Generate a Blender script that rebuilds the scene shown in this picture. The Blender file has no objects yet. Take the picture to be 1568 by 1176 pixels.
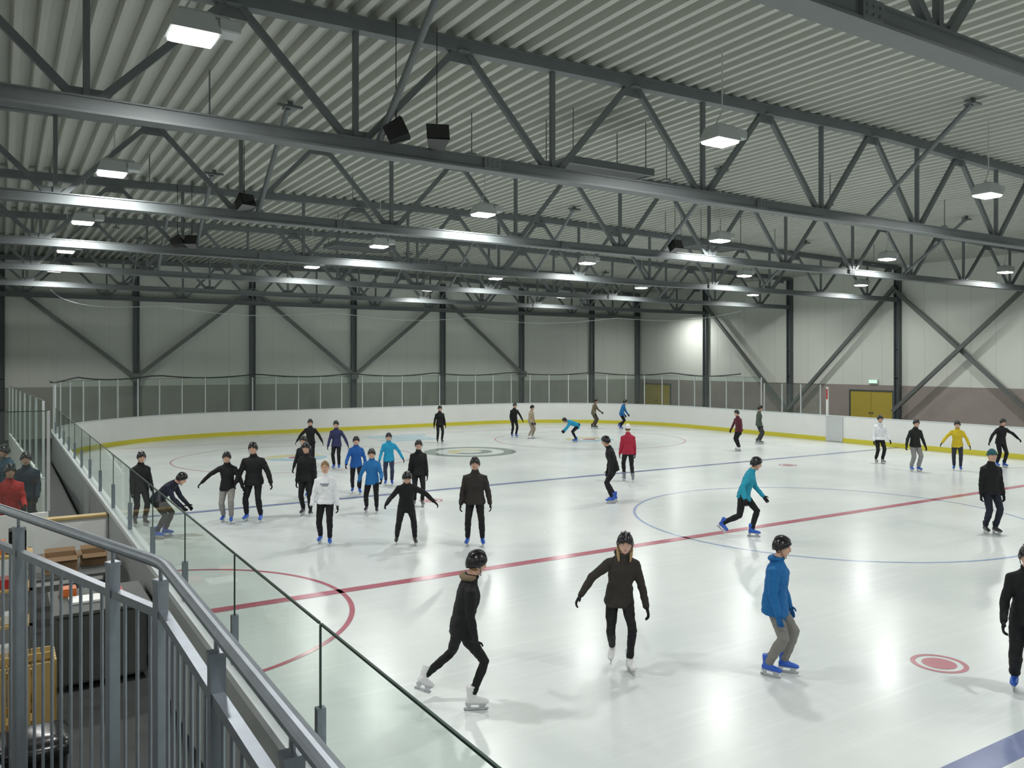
import bpy, math, random
from mathutils import Vector, Matrix, noise
from mathutils.bvhtree import BVHTree
random.seed(7)
R=math.radians
sc=bpy.context.scene
sc.view_settings.view_transform='Standard'
sc.view_settings.look='None'

# ------------------------------------------------------------------ materials
def mat(name,col,rough=.6,metal=0,noise_s=0,noise_a=.15,bump=0,bump_s=None,emit=0,spec=.5):
    m=bpy.data.materials.new(name); m.use_nodes=True
    nt=m.node_tree; b=nt.nodes['Principled BSDF']
    c=(col[0],col[1],col[2],1)
    b.inputs['Base Color'].default_value=c
    b.inputs['Roughness'].default_value=rough
    b.inputs['Metallic'].default_value=metal
    b.inputs['Specular IOR Level'].default_value=spec
    if emit:
        b.inputs['Emission Color'].default_value=c
        b.inputs['Emission Strength'].default_value=emit
    if noise_s or bump:
        tc=nt.nodes.new('ShaderNodeTexCoord')
        n=nt.nodes.new('ShaderNodeTexNoise'); n.inputs['Scale'].default_value=noise_s or 8
        n.inputs['Detail'].default_value=5
        nt.links.new(tc.outputs['Object'],n.inputs['Vector'])
        if noise_s:
            mx=nt.nodes.new('ShaderNodeMix'); mx.data_type='RGBA'
            mx.inputs[6].default_value=tuple(max(0,v*(1-noise_a)) for v in col)+(1,)
            mx.inputs[7].default_value=tuple(min(1,v*(1+noise_a)) for v in col)+(1,)
            nt.links.new(n.outputs['Fac'],mx.inputs[0]); nt.links.new(mx.outputs[2],b.inputs['Base Color'])
        if bump:
            n2=nt.nodes.new('ShaderNodeTexNoise'); n2.inputs['Scale'].default_value=bump_s or 12
            nt.links.new(tc.outputs['Object'],n2.inputs['Vector'])
            bp=nt.nodes.new('ShaderNodeBump'); bp.inputs['Strength'].default_value=bump; bp.inputs['Distance'].default_value=.02
            nt.links.new(n2.outputs['Fac'],bp.inputs['Height']); nt.links.new(bp.outputs['Normal'],b.inputs['Normal'])
    return m

def glassmat(name,tint,refl=.5,haze=0,hazecol=(.8,.85,.85),base=.03):
    m=bpy.data.materials.new(name); m.use_nodes=True; nt=m.node_tree; nt.nodes.clear()
    o=nt.nodes.new('ShaderNodeOutputMaterial'); t=nt.nodes.new('ShaderNodeBsdfTransparent'); t.inputs[0].default_value=(*tint,1)
    g=nt.nodes.new('ShaderNodeBsdfGlossy'); g.inputs['Roughness'].default_value=.02
    lw=nt.nodes.new('ShaderNodeLayerWeight'); lw.inputs['Blend'].default_value=.5
    pw=nt.nodes.new('ShaderNodeMath'); pw.operation='POWER'; pw.inputs[1].default_value=4.5; nt.links.new(lw.outputs['Facing'],pw.inputs[0])
    ma=nt.nodes.new('ShaderNodeMath'); ma.operation='MULTIPLY_ADD'; ma.inputs[1].default_value=refl; ma.inputs[2].default_value=base; nt.links.new(pw.outputs[0],ma.inputs[0])
    mx=nt.nodes.new('ShaderNodeMixShader'); nt.links.new(ma.outputs[0],mx.inputs[0]); nt.links.new(t.outputs[0],mx.inputs[1]); nt.links.new(g.outputs[0],mx.inputs[2])
    last=mx
    if haze:
        d=nt.nodes.new('ShaderNodeBsdfDiffuse'); d.inputs[0].default_value=(*hazecol,1)
        m2=nt.nodes.new('ShaderNodeMixShader'); m2.inputs[0].default_value=haze
        nt.links.new(mx.outputs[0],m2.inputs[1]); nt.links.new(d.outputs[0],m2.inputs[2]); last=m2
    nt.links.new(last.outputs[0],o.inputs[0]); return m

M_steel=mat('truss_painted_steel',(.155,.175,.18),.5,.15,noise_s=2,noise_a=.15,spec=.4)
M_col=mat('column_dark_steel',(.10,.12,.125),.5,.2)
M_deck=mat('roof_deck_sheet',(.47,.485,.44),.5,.1,noise_s=.6,noise_a=.08)
M_wall=mat('wall_panel',(.77,.80,.74),.7,noise_s=.3,noise_a=.05)
M_plinth=mat('wall_plinth',(.34,.30,.275),.8,noise_s=1.5,noise_a=.12)
M_plinth2=mat('wall_plinth_green_grey',(.42,.43,.38),.8,noise_s=1.5,noise_a=.12)
M_joint=mat('panel_joint',(.62,.65,.60),.8)
M_floor=mat('rubber_floor',(.045,.048,.048),.7,noise_s=6,noise_a=.4)
M_board=mat('board_white',(.80,.82,.80),.35,noise_s=1.2,noise_a=.05)
M_bback=mat('board_back_grey',(.34,.36,.36),.5,noise_s=1.2,noise_a=.1)
M_kick=mat('kick_yellow',(.66,.60,.05),.4)
M_cap=mat('board_cap',(.62,.66,.68),.4)
M_alu=mat('aluminium_post',(.62,.65,.66),.4,.3)
M_galv=mat('galvanised_steel',(.27,.30,.34),.38,.75,noise_s=14,noise_a=.2)
M_glass=glassmat('rink_glass',(.84,.91,.87),refl=.45,base=.035)
M_glassfar=glassmat('rink_glass_end',(.80,.87,.84),haze=.08,hazecol=(.55,.62,.58),refl=.3)
M_net=glassmat('safety_net',(.96,.97,.97),haze=.035,hazecol=(.6,.65,.65),refl=0,base=0)
M_gedge=mat('glass_edge',(.03,.06,.05),.3)
M_black=mat('black_plastic',(.012,.012,.013),.22)
M_yel=mat('door_yellow',(.48,.38,.06),.5)
M_lampbody=mat('lamp_housing',(.50,.53,.53),.45,.2)
M_lampglow=mat('lamp_glass',(1,.99,.95),.3,emit=4)
M_redline=mat('ice_red_line',(.48,.14,.19),.2,noise_s=3,noise_a=.25)
M_redthin=mat('ice_red_thin',(.55,.26,.30),.2,noise_s=3,noise_a=.2)
M_blueline=mat('ice_blue_line',(.21,.25,.42),.2,noise_s=3,noise_a=.2)
M_bluethin=mat('ice_blue_thin',(.34,.44,.66),.2,noise_s=3,noise_a=.2)
M_adgrey=mat('ice_logo_grey',(.28,.34,.32),.2,noise_s=3,noise_a=.2)
M_adyel=mat('ice_logo_yellow',(.66,.64,.38),.2,noise_s=2,noise_a=.15)
M_adblue=mat('ice_logo_blue',(.40,.60,.72),.2,noise_s=2,noise_a=.15)
M_card=mat('cardboard',(.26,.165,.09),.8,noise_s=6,noise_a=.15)
M_wood=mat('pine_wood',(.48,.34,.13),.55,noise_s=5,noise_a=.2)
M_cab=mat('cabinet_grey',(.08,.09,.085),.6,noise_s=3,noise_a=.1)
M_red=mat('red_paint',(.50,.03,.03),.4)
M_orange=mat('orange_plastic',(.6,.15,.03),.5)
M_green=mat('exit_sign_green',(.6,.9,.7),.5,emit=.7)
M_deckdark=mat('duct_dark',(.05,.055,.055),.6)

def ice_material():
    m=bpy.data.materials.new('ice'); m.use_nodes=True; nt=m.node_tree; b=nt.nodes['Principled BSDF']
    tc=nt.nodes.new('ShaderNodeTexCoord')
    n=nt.nodes.new('ShaderNodeTexNoise'); n.inputs['Scale'].default_value=.3; n.inputs['Detail'].default_value=6; n.inputs['Roughness'].default_value=.5
    nt.links.new(tc.outputs['Object'],n.inputs['Vector'])
    cr=nt.nodes.new('ShaderNodeValToRGB'); cr.color_ramp.elements[0].position=.3; cr.color_ramp.elements[1].position=.72
    cr.color_ramp.elements[0].color=(.65,.70,.705,1); cr.color_ramp.elements[1].color=(.75,.79,.785,1)
    nt.links.new(n.outputs['Fac'],cr.inputs[0])
    acc=cr.outputs[0]
    for k,(rot,sx) in enumerate(((.5,1),(1.4,1),(-.4,1))):
        mp=nt.nodes.new('ShaderNodeMapping'); mp.inputs['Rotation'].default_value=(0,0,rot); mp.inputs['Scale'].default_value=(.25,9,1)
        nt.links.new(tc.outputs['Object'],mp.inputs['Vector'])
        s=nt.nodes.new('ShaderNodeTexNoise'); s.inputs['Scale'].default_value=1.3; s.inputs['Detail'].default_value=6; s.inputs['Distortion'].default_value=.15
        nt.links.new(mp.outputs[0],s.inputs['Vector'])
        r2=nt.nodes.new('ShaderNodeValToRGB'); r2.color_ramp.elements[0].position=.56; r2.color_ramp.elements[1].position=.70
        nt.links.new(s.outputs['Fac'],r2.inputs[0])
        mu=nt.nodes.new('ShaderNodeMath'); mu.operation='MULTIPLY'; mu.inputs[1].default_value=.22; nt.links.new(r2.outputs[0],mu.inputs[0])
        mx=nt.nodes.new('ShaderNodeMix'); mx.data_type='RGBA'; mx.inputs[7].default_value=(.85,.88,.88,1)
        nt.links.new(mu.outputs[0],mx.inputs[0]); nt.links.new(acc,mx.inputs[6]); acc=mx.outputs[2]
    nt.links.new(acc,b.inputs['Base Color'])
    rr=nt.nodes.new('ShaderNodeMapRange'); rr.inputs[3].default_value=.15; rr.inputs[4].default_value=.34
    nt.links.new(n.outputs['Fac'],rr.inputs[0]); nt.links.new(rr.outputs[0],b.inputs['Roughness'])
    n3=nt.nodes.new('ShaderNodeTexNoise'); n3.inputs['Scale'].default_value=4; n3.inputs['Detail'].default_value=3
    nt.links.new(tc.outputs['Object'],n3.inputs['Vector'])
    bp=nt.nodes.new('ShaderNodeBump'); bp.inputs['Strength'].default_value=.08; bp.inputs['Distance'].default_value=.02
    nt.links.new(n3.outputs['Fac'],bp.inputs['Height']); nt.links.new(bp.outputs[0],b.inputs['Normal'])
    return m
M_ice=ice_material()

# ------------------------------------------------------------------ mesh builder
class MB:
    def __init__(s): s.v=[];s.f=[];s.m=[]
    def add(s,vs,fs,mi=0):
        o=len(s.v); s.v.extend([tuple(p) for p in vs]); s.f.extend([tuple(i+o for i in f) for f in fs]); s.m.extend([mi]*len(fs))
    def box(s,lo,hi,mi=0,rot=0,piv=None):
        x0,y0,z0=lo;x1,y1,z1=hi
        vs=[Vector(p) for p in ((x0,y0,z0),(x1,y0,z0),(x1,y1,z0),(x0,y1,z0),(x0,y0,z1),(x1,y0,z1),(x1,y1,z1),(x0,y1,z1))]
        if rot:
            c=Vector(piv) if piv else (Vector(lo)+Vector(hi))/2
            M=Matrix.Rotation(rot,3,'Z'); vs=[M@(p-c)+c for p in vs]
        s.add(vs,[(0,3,2,1),(4,5,6,7),(0,1,5,4),(1,2,6,5),(2,3,7,6),(3,0,4,7)],mi)
    def beam(s,p0,p1,w,h,mi=0,up=(0,0,1)):
        p0=Vector(p0);p1=Vector(p1);d=(p1-p0).normalized();u=Vector(up)
        if abs(d.dot(u))>.98:u=Vector((0,1,0))
        a=d.cross(u).normalized();b=a.cross(d).normalized()
        vs=[p+a*sx*w/2+b*sz*h/2 for p in (p0,p1) for sx,sz in ((-1,-1),(1,-1),(1,1),(-1,1))]
        s.add(vs,[(3,2,1,0),(4,5,6,7),(0,1,5,4),(1,2,6,5),(2,3,7,6),(3,0,4,7)],mi)
    def loft(s,rings,mi=0,cap=True,closed=True):
        n=len(rings[0]); vs=[p for r in rings for p in r]; fs=[]
        for i in range(len(rings)-1):
            for j in range(n if closed else n-1):
                k=(j+1)%n; fs.append((i*n+j,i*n+k,(i+1)*n+k,(i+1)*n+j))
        if cap:
            fs.append(tuple(range(n-1,-1,-1))); fs.append(tuple((len(rings)-1)*n+j for j in range(n)))
        s.add(vs,fs,mi)
    def tube(s,pts,rad,n=10,mi=0,round_caps=False,sx=1.0,ref=None):
        pts=[Vector(p) for p in pts]
        if not isinstance(rad,(list,tuple)): rad=[rad]*len(pts)
        P=list(pts);Rr=list(rad)
        if round_caps:
            d0=(P[0]-P[1]).normalized(); d1=(P[-1]-P[-2]).normalized()
            a=[];ar=[]
            for t in (80,50,25): a.append(P[0]+d0*Rr[0]*math.sin(R(t))); ar.append(Rr[0]*math.cos(R(t)))
            b=[];br=[]
            for t in (25,50,80): b.append(P[-1]+d1*Rr[-1]*math.sin(R(t))); br.append(Rr[-1]*math.cos(R(t)))
            P=a+P+b;Rr=ar+Rr+br
        rings=[];prev=None
        for i,p in enumerate(P):
            if i==0:d=P[1]-P[0]
            elif i==len(P)-1:d=P[-1]-P[-2]
            else:d=(P[i+1]-P[i]).normalized()+(P[i]-P[i-1]).normalized()
            if d.length<1e-9: d=P[i+1]-P[i]
            d.normalize()
            if prev is None:
                r0=Vector(ref) if ref else (Vector((0,0,1)) if abs(d.z)<.9 else Vector((1,0,0)))
                a=(r0-d*r0.dot(d)).normalized()
            else:
                a=(prev-d*prev.dot(d)).normalized()
            prev=a;b=d.cross(a)
            rings.append([p+a*math.cos(2*math.pi*j/n)*Rr[i]*sx+b*math.sin(2*math.pi*j/n)*Rr[i] for j in range(n)])
        s.loft(rings,mi)
    def ellips(s,c,r,M=None,mi=0,nu=14,nv=10):
        vs=[];fs=[];c=Vector(c)
        for i in range(nv+1):
            t=math.pi*i/nv
            for j in range(nu):
                a=2*math.pi*j/nu
                q=Vector((r[0]*math.sin(t)*math.cos(a),r[1]*math.sin(t)*math.sin(a),r[2]*math.cos(t)))
                vs.append((M@q if M else q)+c)
        for i in range(nv):
            for j in range(nu):
                k=(j+1)%nu; fs.append((i*nu+j,(i+1)*nu+j,(i+1)*nu+k,i*nu+k))
        s.add(vs,fs,mi)
    def build(s,name,mats,smooth=False,parent=None,bevel=0):
        me=bpy.data.meshes.new(name); me.from_pydata(s.v,[],s.f)
        for m in mats: me.materials.append(m)
        me.polygons.foreach_set('material_index',s.m)
        if smooth: me.polygons.foreach_set('use_smooth',[True]*len(s.f))
        me.validate(); me.update()
        ob=bpy.data.objects.new(name,me); sc.collection.objects.link(ob)
        if bevel:
            b=ob.modifiers.new('bevel','BEVEL'); b.width=bevel; b.segments=2; b.limit_method='ANGLE'
        if parent: ob.parent=parent
        return ob

# ------------------------------------------------------------------ key dimensions (metres)
XL,XR,YE,YS=1.72,33.8,43.5,-18.0     # rink boards
RC=9.0
XW,YW=40.5,47.0                      # hall walls
XWL=-9.0
H_BC=7.10                            # truss bottom chord
def ztop(x): return 9.22-abs(x-18.0)*.020
TRUSS_Y=[-2.2,4.9,11.95,19.0,26.0,33.0,39.95,46.6]

# camera -------------------------------------------------------------
cam=bpy.data.cameras.new('camera'); co=bpy.data.objects.new('camera',cam); sc.collection.objects.link(co)
co.location=(0,0,3.78); co.rotation_euler=(R(90),0,R(-32)); cam.lens=28.8; cam.sensor_width=36; cam.shift_y=-.021
cam.clip_start=.05; cam.clip_end=300
sc.camera=co

# ------------------------------------------------------------------ room
b=MB(); b.box((XWL-1,-22,-.30),(XW+1,YW+1,-.02)); b.build('floor',[M_floor])
def rink_path(off=0,seg=20,y0=YS,y1=YE):
    pts=[];r=RC+off
    cs=[((XR-RC,y0+RC),-90),((XR-RC,y1-RC),0),((XL+RC,y1-RC),90),((XL+RC,y0+RC),180)]
    for (c,a0) in cs:
        for i in range(seg+1):
            a=R(a0+90*i/seg); pts.append((c[0]+r*math.cos(a),c[1]+r*math.sin(a)))
    return pts
p=rink_path(0.02)
b=MB(); b.add([(x,y,-.015) for x,y in p]+[(x,y,0) for x,y in p],[tuple(range(len(p),2*len(p))),tuple(range(len(p)-1,-1,-1))]+[(i,(i+1)%len(p),(i+1)%len(p)+len(p),i+len(p)) for i in range(len(p))])
b.build('ice_surface',[M_ice])

def ring(b,cx,cy,r0,r1,mi=0,a0=0,a1=360,n=72,z=.003):
    vs=[];fs=[]
    for i in range(n+1):
        a=R(a0+(a1-a0)*i/n); vs+= [(cx+r0*math.cos(a),cy+r0*math.sin(a),z),(cx+r1*math.cos(a),cy+r1*math.sin(a),z)]
    for i in range(n): fs.append((2*i,2*i+1,2*i+3,2*i+2))
    b.add(vs,fs,mi)
def disc(b,cx,cy,r,mi=0,n=40,z=.003):
    b.add([(cx+r*math.cos(2*math.pi*i/n),cy+r*math.sin(2*math.pi*i/n),z) for i in range(n)],[tuple(range(n))],mi)
def flat(b,x0,y0,x1,y1,mi=0,z=.003): b.add([(x0,y0,z),(x1,y0,z),(x1,y1,z),(x0,y1,z)],[(0,1,2,3)],mi)
L=MB()
YC=12.98; XC=17.2; xi0,xi1=XL+.02,XR-.02
flat(L,xi0,YC-.12,xi1,YC+.12,0)
flat(L,xi0,21.65,xi1,21.89,2); flat(L,xi0,4.06,xi1,4.36,2)
ring(L,xi0,YC,2.98,3.06,0,-90,90)
ring(L,XC,YC,4.62,4.69,3)
for sx in (10.0,24.6):
    for sy in (5.88,20.2):
        disc(L,sx,sy,.20,1); ring(L,sx,sy,.27,.33,1)
    for sy,s in ((32.2,1),(-6,-1)):
        ring(L,sx,sy,4.6,4.66,1); disc(L,sx,sy,.32,0,z=.006)
        ring(L,sx,sy,.5,1.2,5,0,180); ring(L,sx,sy,.5,1.2,6,180,360)
flat(L,4.6,39.35,XR-2.9,39.42,1)
ring(L,16.9,30.4,1.45,1.95,4); ring(L,16.9,30.4,.5,.95,5,20,200); ring(L,16.9,30.4,.5,.95,4,200,380)
ring(L,XC,39.35,0,1.8,6,180,360)
flat(L,15.6,36.2,18.4,37.4,6)
L.build('ice_markings',[M_redline,M_redthin,M_blueline,M_bluethin,M_adgrey,M_adyel,M_adblue])

# walls
b=MB()
b.box((XWL,YW,2.55),(XW+.3,YW+.25,9.6),0); b.box((XWL,YW,-.02),(XW+.3,YW+.25,2.55),1)
for i in range(43):
    x=XWL+.6+i*1.2
    if x<XW: b.box((x-.008,YW-.004,2.55),(x+.008,YW,9.2),2)
b.build('wall_far',[M_wall,M_plinth2,M_joint])
b=MB()
b.box((XW,-22,2.55),(XW+.25,YW,9.6),0); b.box((XW,-22,-.02),(XW+.25,YW,2.55),1)
for i in range(56):
    y=-21+i*1.2
    if y<YW: b.box((XW-.004,y-.008,2.55),(XW,y+.008,9.2),2)
b.build('wall_right',[M_wall,M_plinth,M_joint])
b=MB(); b.box((XWL-.25,-22,-.02),(XWL,YW,9.6),0); b.build('wall_left',[M_wall])

# doors
def door(name,y0,y1):
    b=MB(); x=XW
    b.box((x-.05,y0,-.02),(x-.01,(y0+y1)/2-.01,2.2),0); b.box((x-.05,(y0+y1)/2+.01,-.02),(x-.01,y1,2.2),0)
    b.box((x-.08,y0-.08,-.02),(x-.005,y0,2.28),1); b.box((x-.08,y1,-.02),(x-.005,y1+.08,2.28),1); b.box((x-.08,y0,2.2),(x-.005,y1,2.28),1)
    b.box((x-.10,(y0+y1)/2-.12,1.0),(x-.05,(y0+y1)/2-.05,1.06),1); b.box((x-.10,(y0+y1)/2+.05,1.0),(x-.05,(y0+y1)/2+.12,1.06),1)
    b.build(name,[M_yel,M_col])
door('door_1',26.35,28.9); door('door_2',43.5,46.3)
b=MB(); y=27.2; b.box((XW-.10,y,2.62),(XW-.01,y+.55,2.86),0); b.box((XW-.12,y+.03,2.65),(XW-.10,y+.52,2.83),1); b.build('exit_sign',[M_alu,M_green])

# columns (H section) and wall braces
def hcol(name,x,y,alongx,w=.30,d=.26,z1=8.8):
    b=MB()
    if alongx:
        b.box((x-w/2,y-d,-.02),(x-w/2+.05,y,z1)); b.box((x+w/2-.05,y-d,-.02),(x+w/2,y,z1)); b.box((x-w/2+.05,y-d/2-.015,-.02),(x+w/2-.05,y-d/2+.015,z1))
        for z in (1.5,3.0,4.5,6.0): b.box((x-w/2+.05,y-d+.01,z),(x+w/2-.05,y-d/2-.015,z+.03))
    else:
        b.box((x-d,y-w/2,-.02),(x,y-w/2+.05,z1)); b.box((x-d,y+w/2-.05,-.02),(x,y+w/2,z1)); b.box((x-d/2-.015,y-w/2+.05,-.02),(x-d/2+.015,y+w/2-.05,z1))
        for z in (1.5,3.0,4.5,6.0): b.box((x-d+.01,y-w/2+.05,z),(x-d/2-.015,y+w/2-.05,z+.03))
    b.build(name,[M_col])
for k in range(-1,7): hcol('wall_column',6.0*k+.05,YW-.01,True)
hcol('wall_column',XW-.2,YW-.01,True)
for y in TRUSS_Y[1:-1]: hcol('wall_column',XW-.01,y,False)
M_brace=mat('brace_grey',(.16,.175,.17),.5,.3)
b=MB(); yb=YW-.40
for (x0,z0,x1,z1) in ((0,7.9,6,3.0),(6,3.0,12,7.9),(12,7.9,18,3.0),(18,3.0,24,7.9),(24,7.9,30,3.0)):
    b.beam((x0,yb,z0),(x1,yb,z1),.15,.19)
for x in (6,18,30): b.box((x-.22,yb-.1,2.8),(x+.22,yb+.12,3.2))
b.build('wall_brace',[M_brace])
b=MB(); xb=XW-.40
b.beam((xb,39.95,7.8),(xb,33,.9),.15,.19); b.beam((xb,26,7.8),(xb,33,.9),.15,.19)
b.beam((xb,26,7.6),(xb,19,1.2),.15,.19); b.beam((xb-.2,19,7.6),(xb-.2,26,1.2),.15,.19); b.beam((xb,19,7.6),(xb,12,1.2),.15,.19)
b.build('wall_brace',[M_brace])

# roof deck
b=MB(); prof=[];per=.34;x=XWL
while x<XW+.2:
    for dx,dz in ((0,0),(.11,0),(.15,.14),(.30,.14)):
        prof.append((x+dx,ztop(x+dx)+.12+dz))
    x+=per
vs=[(x,-10,z) for x,z in prof]+[(x,47.0,z) for x,z in prof];n=len(prof)
b.add(vs,[(i,i+1,n+i+1,n+i) for i in range(n-1)],0)
b.build('ceiling',[M_deck])

# roof trusses
def truss(y):
    b=MB(); x0=XWL+.2; x1=XW-.3
    zb=H_BC
    b.box((x0,y-.10,zb-.08),(x1,y+.10,zb+.10)); b.box((x0,y-.14,zb-.11),(x1,y+.14,zb-.075)); b.box((x0,y-.125,zb+.09),(x1,y+.125,zb+.115))
    for a,c in ((x0,18.0),(18.0,x1)):
        b.beam((a,y,ztop(a)),(c,y,ztop(c)),.20,.18); b.beam((a,y,ztop(a)+.10),(c,y,ztop(c)+.10),.27,.03)
    S=3.68; nodes=[.95+S*k for k in range(-3,11)]
    nodes=[n for n in nodes if x0+.5<n<x1-.5]
    for i,n in enumerate(nodes):
        b.beam((n,y,zb+.08),(n,y,ztop(n)-.05),.08,.08)
        for s in (-1,1):
            t=n+s*S/2
            if x0<t<x1:
                b.beam((n+s*.12,y,zb+.08),(t-s*.10,y,ztop(t)-.06),.09,.10)
        b.box((n-.22,y-.015,zb+.08),(n+.22,y+.015,zb+.24))
        t=n+S/2
        if t<x1:
            b.box((t-.22,y-.015,ztop(t)-.26),(t+.22,y+.015,ztop(t)-.08))
            b.box((t-.10,y-.16,ztop(t)-.10),(t+.10,y+.16,ztop(t)-.085))
    for xs in (7.0,13.6,26.5):
        b.box((xs-.16,y-.15,zb-.10),(xs+.16,y+.15,zb+.11))
        for dx in (-.1,0,.1):
            for dz in (-.04,.04): b.box((xs+dx-.015,y-.165,zb+dz-.015),(xs+dx+.015,y+.165,zb+dz+.015))
    return b.build('roof_truss',[M_steel])
for y in TRUSS_Y: truss(y)
for y in TRUSS_Y[1:-1]:
    b=MB()
    for x in (5.0,17.3,29.8):
        b.tube([(x,y-.05,H_BC+.12),(x-.05,y-2.5,ztop(x)-.02)],.055,10)
        b.box((x-.14,y-2.62,ztop(x)-.03),(x+.14,y-2.38,ztop(x)+.0)); b.box((x-.05,y-2.53,ztop(x)-.0),(x+.05,y-2.47,ztop(x)+.12))
        b.box((x-.25,y-2.54,ztop(x)-.0),(x+.25,y-2.46,ztop(x)+.05))
    b.build('roof_knee_brace',[M_steel],smooth=False)
b=MB()
b.tube([(14.6,7.2,8.72),(24,7.4,8.72)],.03,8)
for x in (14.8,19,23.8): b.tube([(x,7.2,8.72),(x,7.2,ztop(x)+.12)],.012,6)
b.build('ceiling_pipe',[M_steel],smooth=True)
b=MB()
for y in (15.4,22.4,29.4):
    for x in (-1.5,3.2,8.6,14.2,20.6,26.5,33): 
        b.tube([(x,y,ztop(x)+.13),(x,y,ztop(x)-.75)],.014,6); b.box((x-.10,y-.05,ztop(x)-.79),(x+.10,y+.05,ztop(x)-.75))
b.build('ceiling_hanger_rods',[M_steel])
for (x,y) in ((11.2,14.4),(11.2,28.5),(22,21.5)):
    b=MB(); b.box((x-1.1,y-.55,7.95),(x+1.1,y+.55,8.03),0); b.box((x-1.16,y-.61,7.93),(x+1.16,y-.55,8.09),1); b.box((x-1.16,y+.55,7.93),(x+1.16,y+.61,8.09),1)
    b.box((x-1.16,y-.55,7.93),(x-1.1,y+.55,8.09),1); b.box((x+1.1,y-.55,7.93),(x+1.16,y+.55,8.09),1)
    for sx in (-1,1):
        for sy in (-.5,.5): b.tube([(x+sx,y+sy,8.03),(x+sx,y+sy,ztop(x)+.05)],.012,6,1)
    b.build('radiant_heater_panel',[M_deckdark,M_steel])

# lamps
def lamp(x,y,z,power=188):
    b=MB()
    def rr(w,d,zz,ox=0): return [(x-w+ox,y-d,zz),(x+w+ox,y-d,zz),(x+w+ox,y+d,zz),(x-w+ox,y+d,zz)]
    b.loft([rr(.17,.15,z+.26),rr(.20,.18,z+.22),rr(.27,.22,z+.05),rr(.28,.23,z+.0)],0,cap=True)
    b.loft([rr(.25,.20,z+.0),rr(.245,.195,z-.035),rr(.21,.16,z-.055)],1,cap=True)
    b.loft([rr(.11,.12,z+.08,.40),rr(.12,.13,z+.10,.40),rr(.12,.13,z+.22,.40),rr(.11,.12,z+.24,.40)],0)
    b.box((x-.12,y-.02,z+.26),(x+.42,y+.02,z+.30),0)
    b.tube([(x-.10,y,z+.28),(x-.02,y,z+.42),(x+.05,y,z+.52)],.012,6,0)
    b.tube([(x+.05,y,z+.50),(x+.05,y,ztop(x)+.11)],.012,6,0)
    ob=b.build('high_bay_lamp',[M_lampbody,M_lampglow])
    l=bpy.data.lights.new('lamp_light','AREA'); l.shape='RECTANGLE'; l.size=.46; l.size_y=.36; l.energy=power; l.color=(1.0,1.0,.965); l.spread=R(168)
    lo=bpy.data.objects.new('lamp_light',l); lo.location=(x,y,z-.08); sc.collection.objects.link(lo); lo.parent=ob
LX=[-6.6,1.9,10.5,19.0,27.6,35.8]
for y in (-6.5,2.2,10.05,18.2,25.0,31.8):
    for x in LX: lamp(x,y,7.58)
lamp(38.6,40.9,7.2,power=190)
for x in (1.9,19.0,27.6): lamp(x,38.7,7.58,power=220)

# speakers
def speaker(x,y,z,yaw):
    b=MB(); M=Matrix.Rotation(yaw,3,'Z')@Matrix.Rotation(R(-25),3,'X')
    def T(p): return M@Vector(p)+Vector((x,y,z))
    r1=[T(q) for q in ((-.18,-.16,-.15),(.18,-.16,-.15),(.18,-.16,.15),(-.18,-.16,.15))]
    r2=[T(q) for q in ((-.12,.16,-.11),(.12,.16,-.11),(.12,.16,.11),(-.12,.16,.11))]
    b.loft([r1,r2],0)
    g=[T(q) for q in ((-.16,-.172,-.13),(.16,-.172,-.13),(.16,-.172,.13),(-.16,-.172,.13))]; g2=[T(q) for q in ((-.16,-.161,-.13),(.16,-.161,-.13),(.16,-.161,.13),(-.16,-.161,.13))]
    b.loft([g,g2],1)
    b.tube([(x,y,z+.05),(x,y,z+.4)],.012,6,0); b.tube([(x,y,z+.4),(x,y+.0,ztop(x)+.10)],.008,6,0)
    b.build('loudspeaker',[M_black,M_black])
for (x,y,yw) in ((5.15,11.6,60),(5.85,11.6,-20),(4.6,18.6,20),(4.4,25.5,60),(4.8,25.5,-30),(17.5,18.6,0)): speaker(x,y,7.32,R(yw))

# ------------------------------------------------------------------ rink boards
inn=rink_path(0,24);out=rink_path(.10,24);capi=rink_path(-.015,24);capo=rink_path(.13,24);n=len(inn)
b=MB()
def strip(pa,za,pb,zb,mi):
    vs=[(x,y,za) for x,y in pa]+[(x,y,zb) for x,y in pb]
    b.add(vs,[(i,n+i,n+(i+1)%n,(i+1)%n) for i in range(n)],mi)
strip(capi,0,capi,.20,1); strip(capi,.20,inn,.20,1); strip(inn,.20,inn,1.20,0); strip(inn,1.20,capi,1.20,2); strip(capi,1.20,capi,1.25,2)
strip(capi,1.25,capo,1.25,2); strip(capo,1.25,capo,1.18,2); strip(capo,1.18,out,1.18,2); strip(out,1.18,out,0.0,3)
b.build('rink_boards',[M_board,M_kick,M_cap,M_bback])

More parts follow.
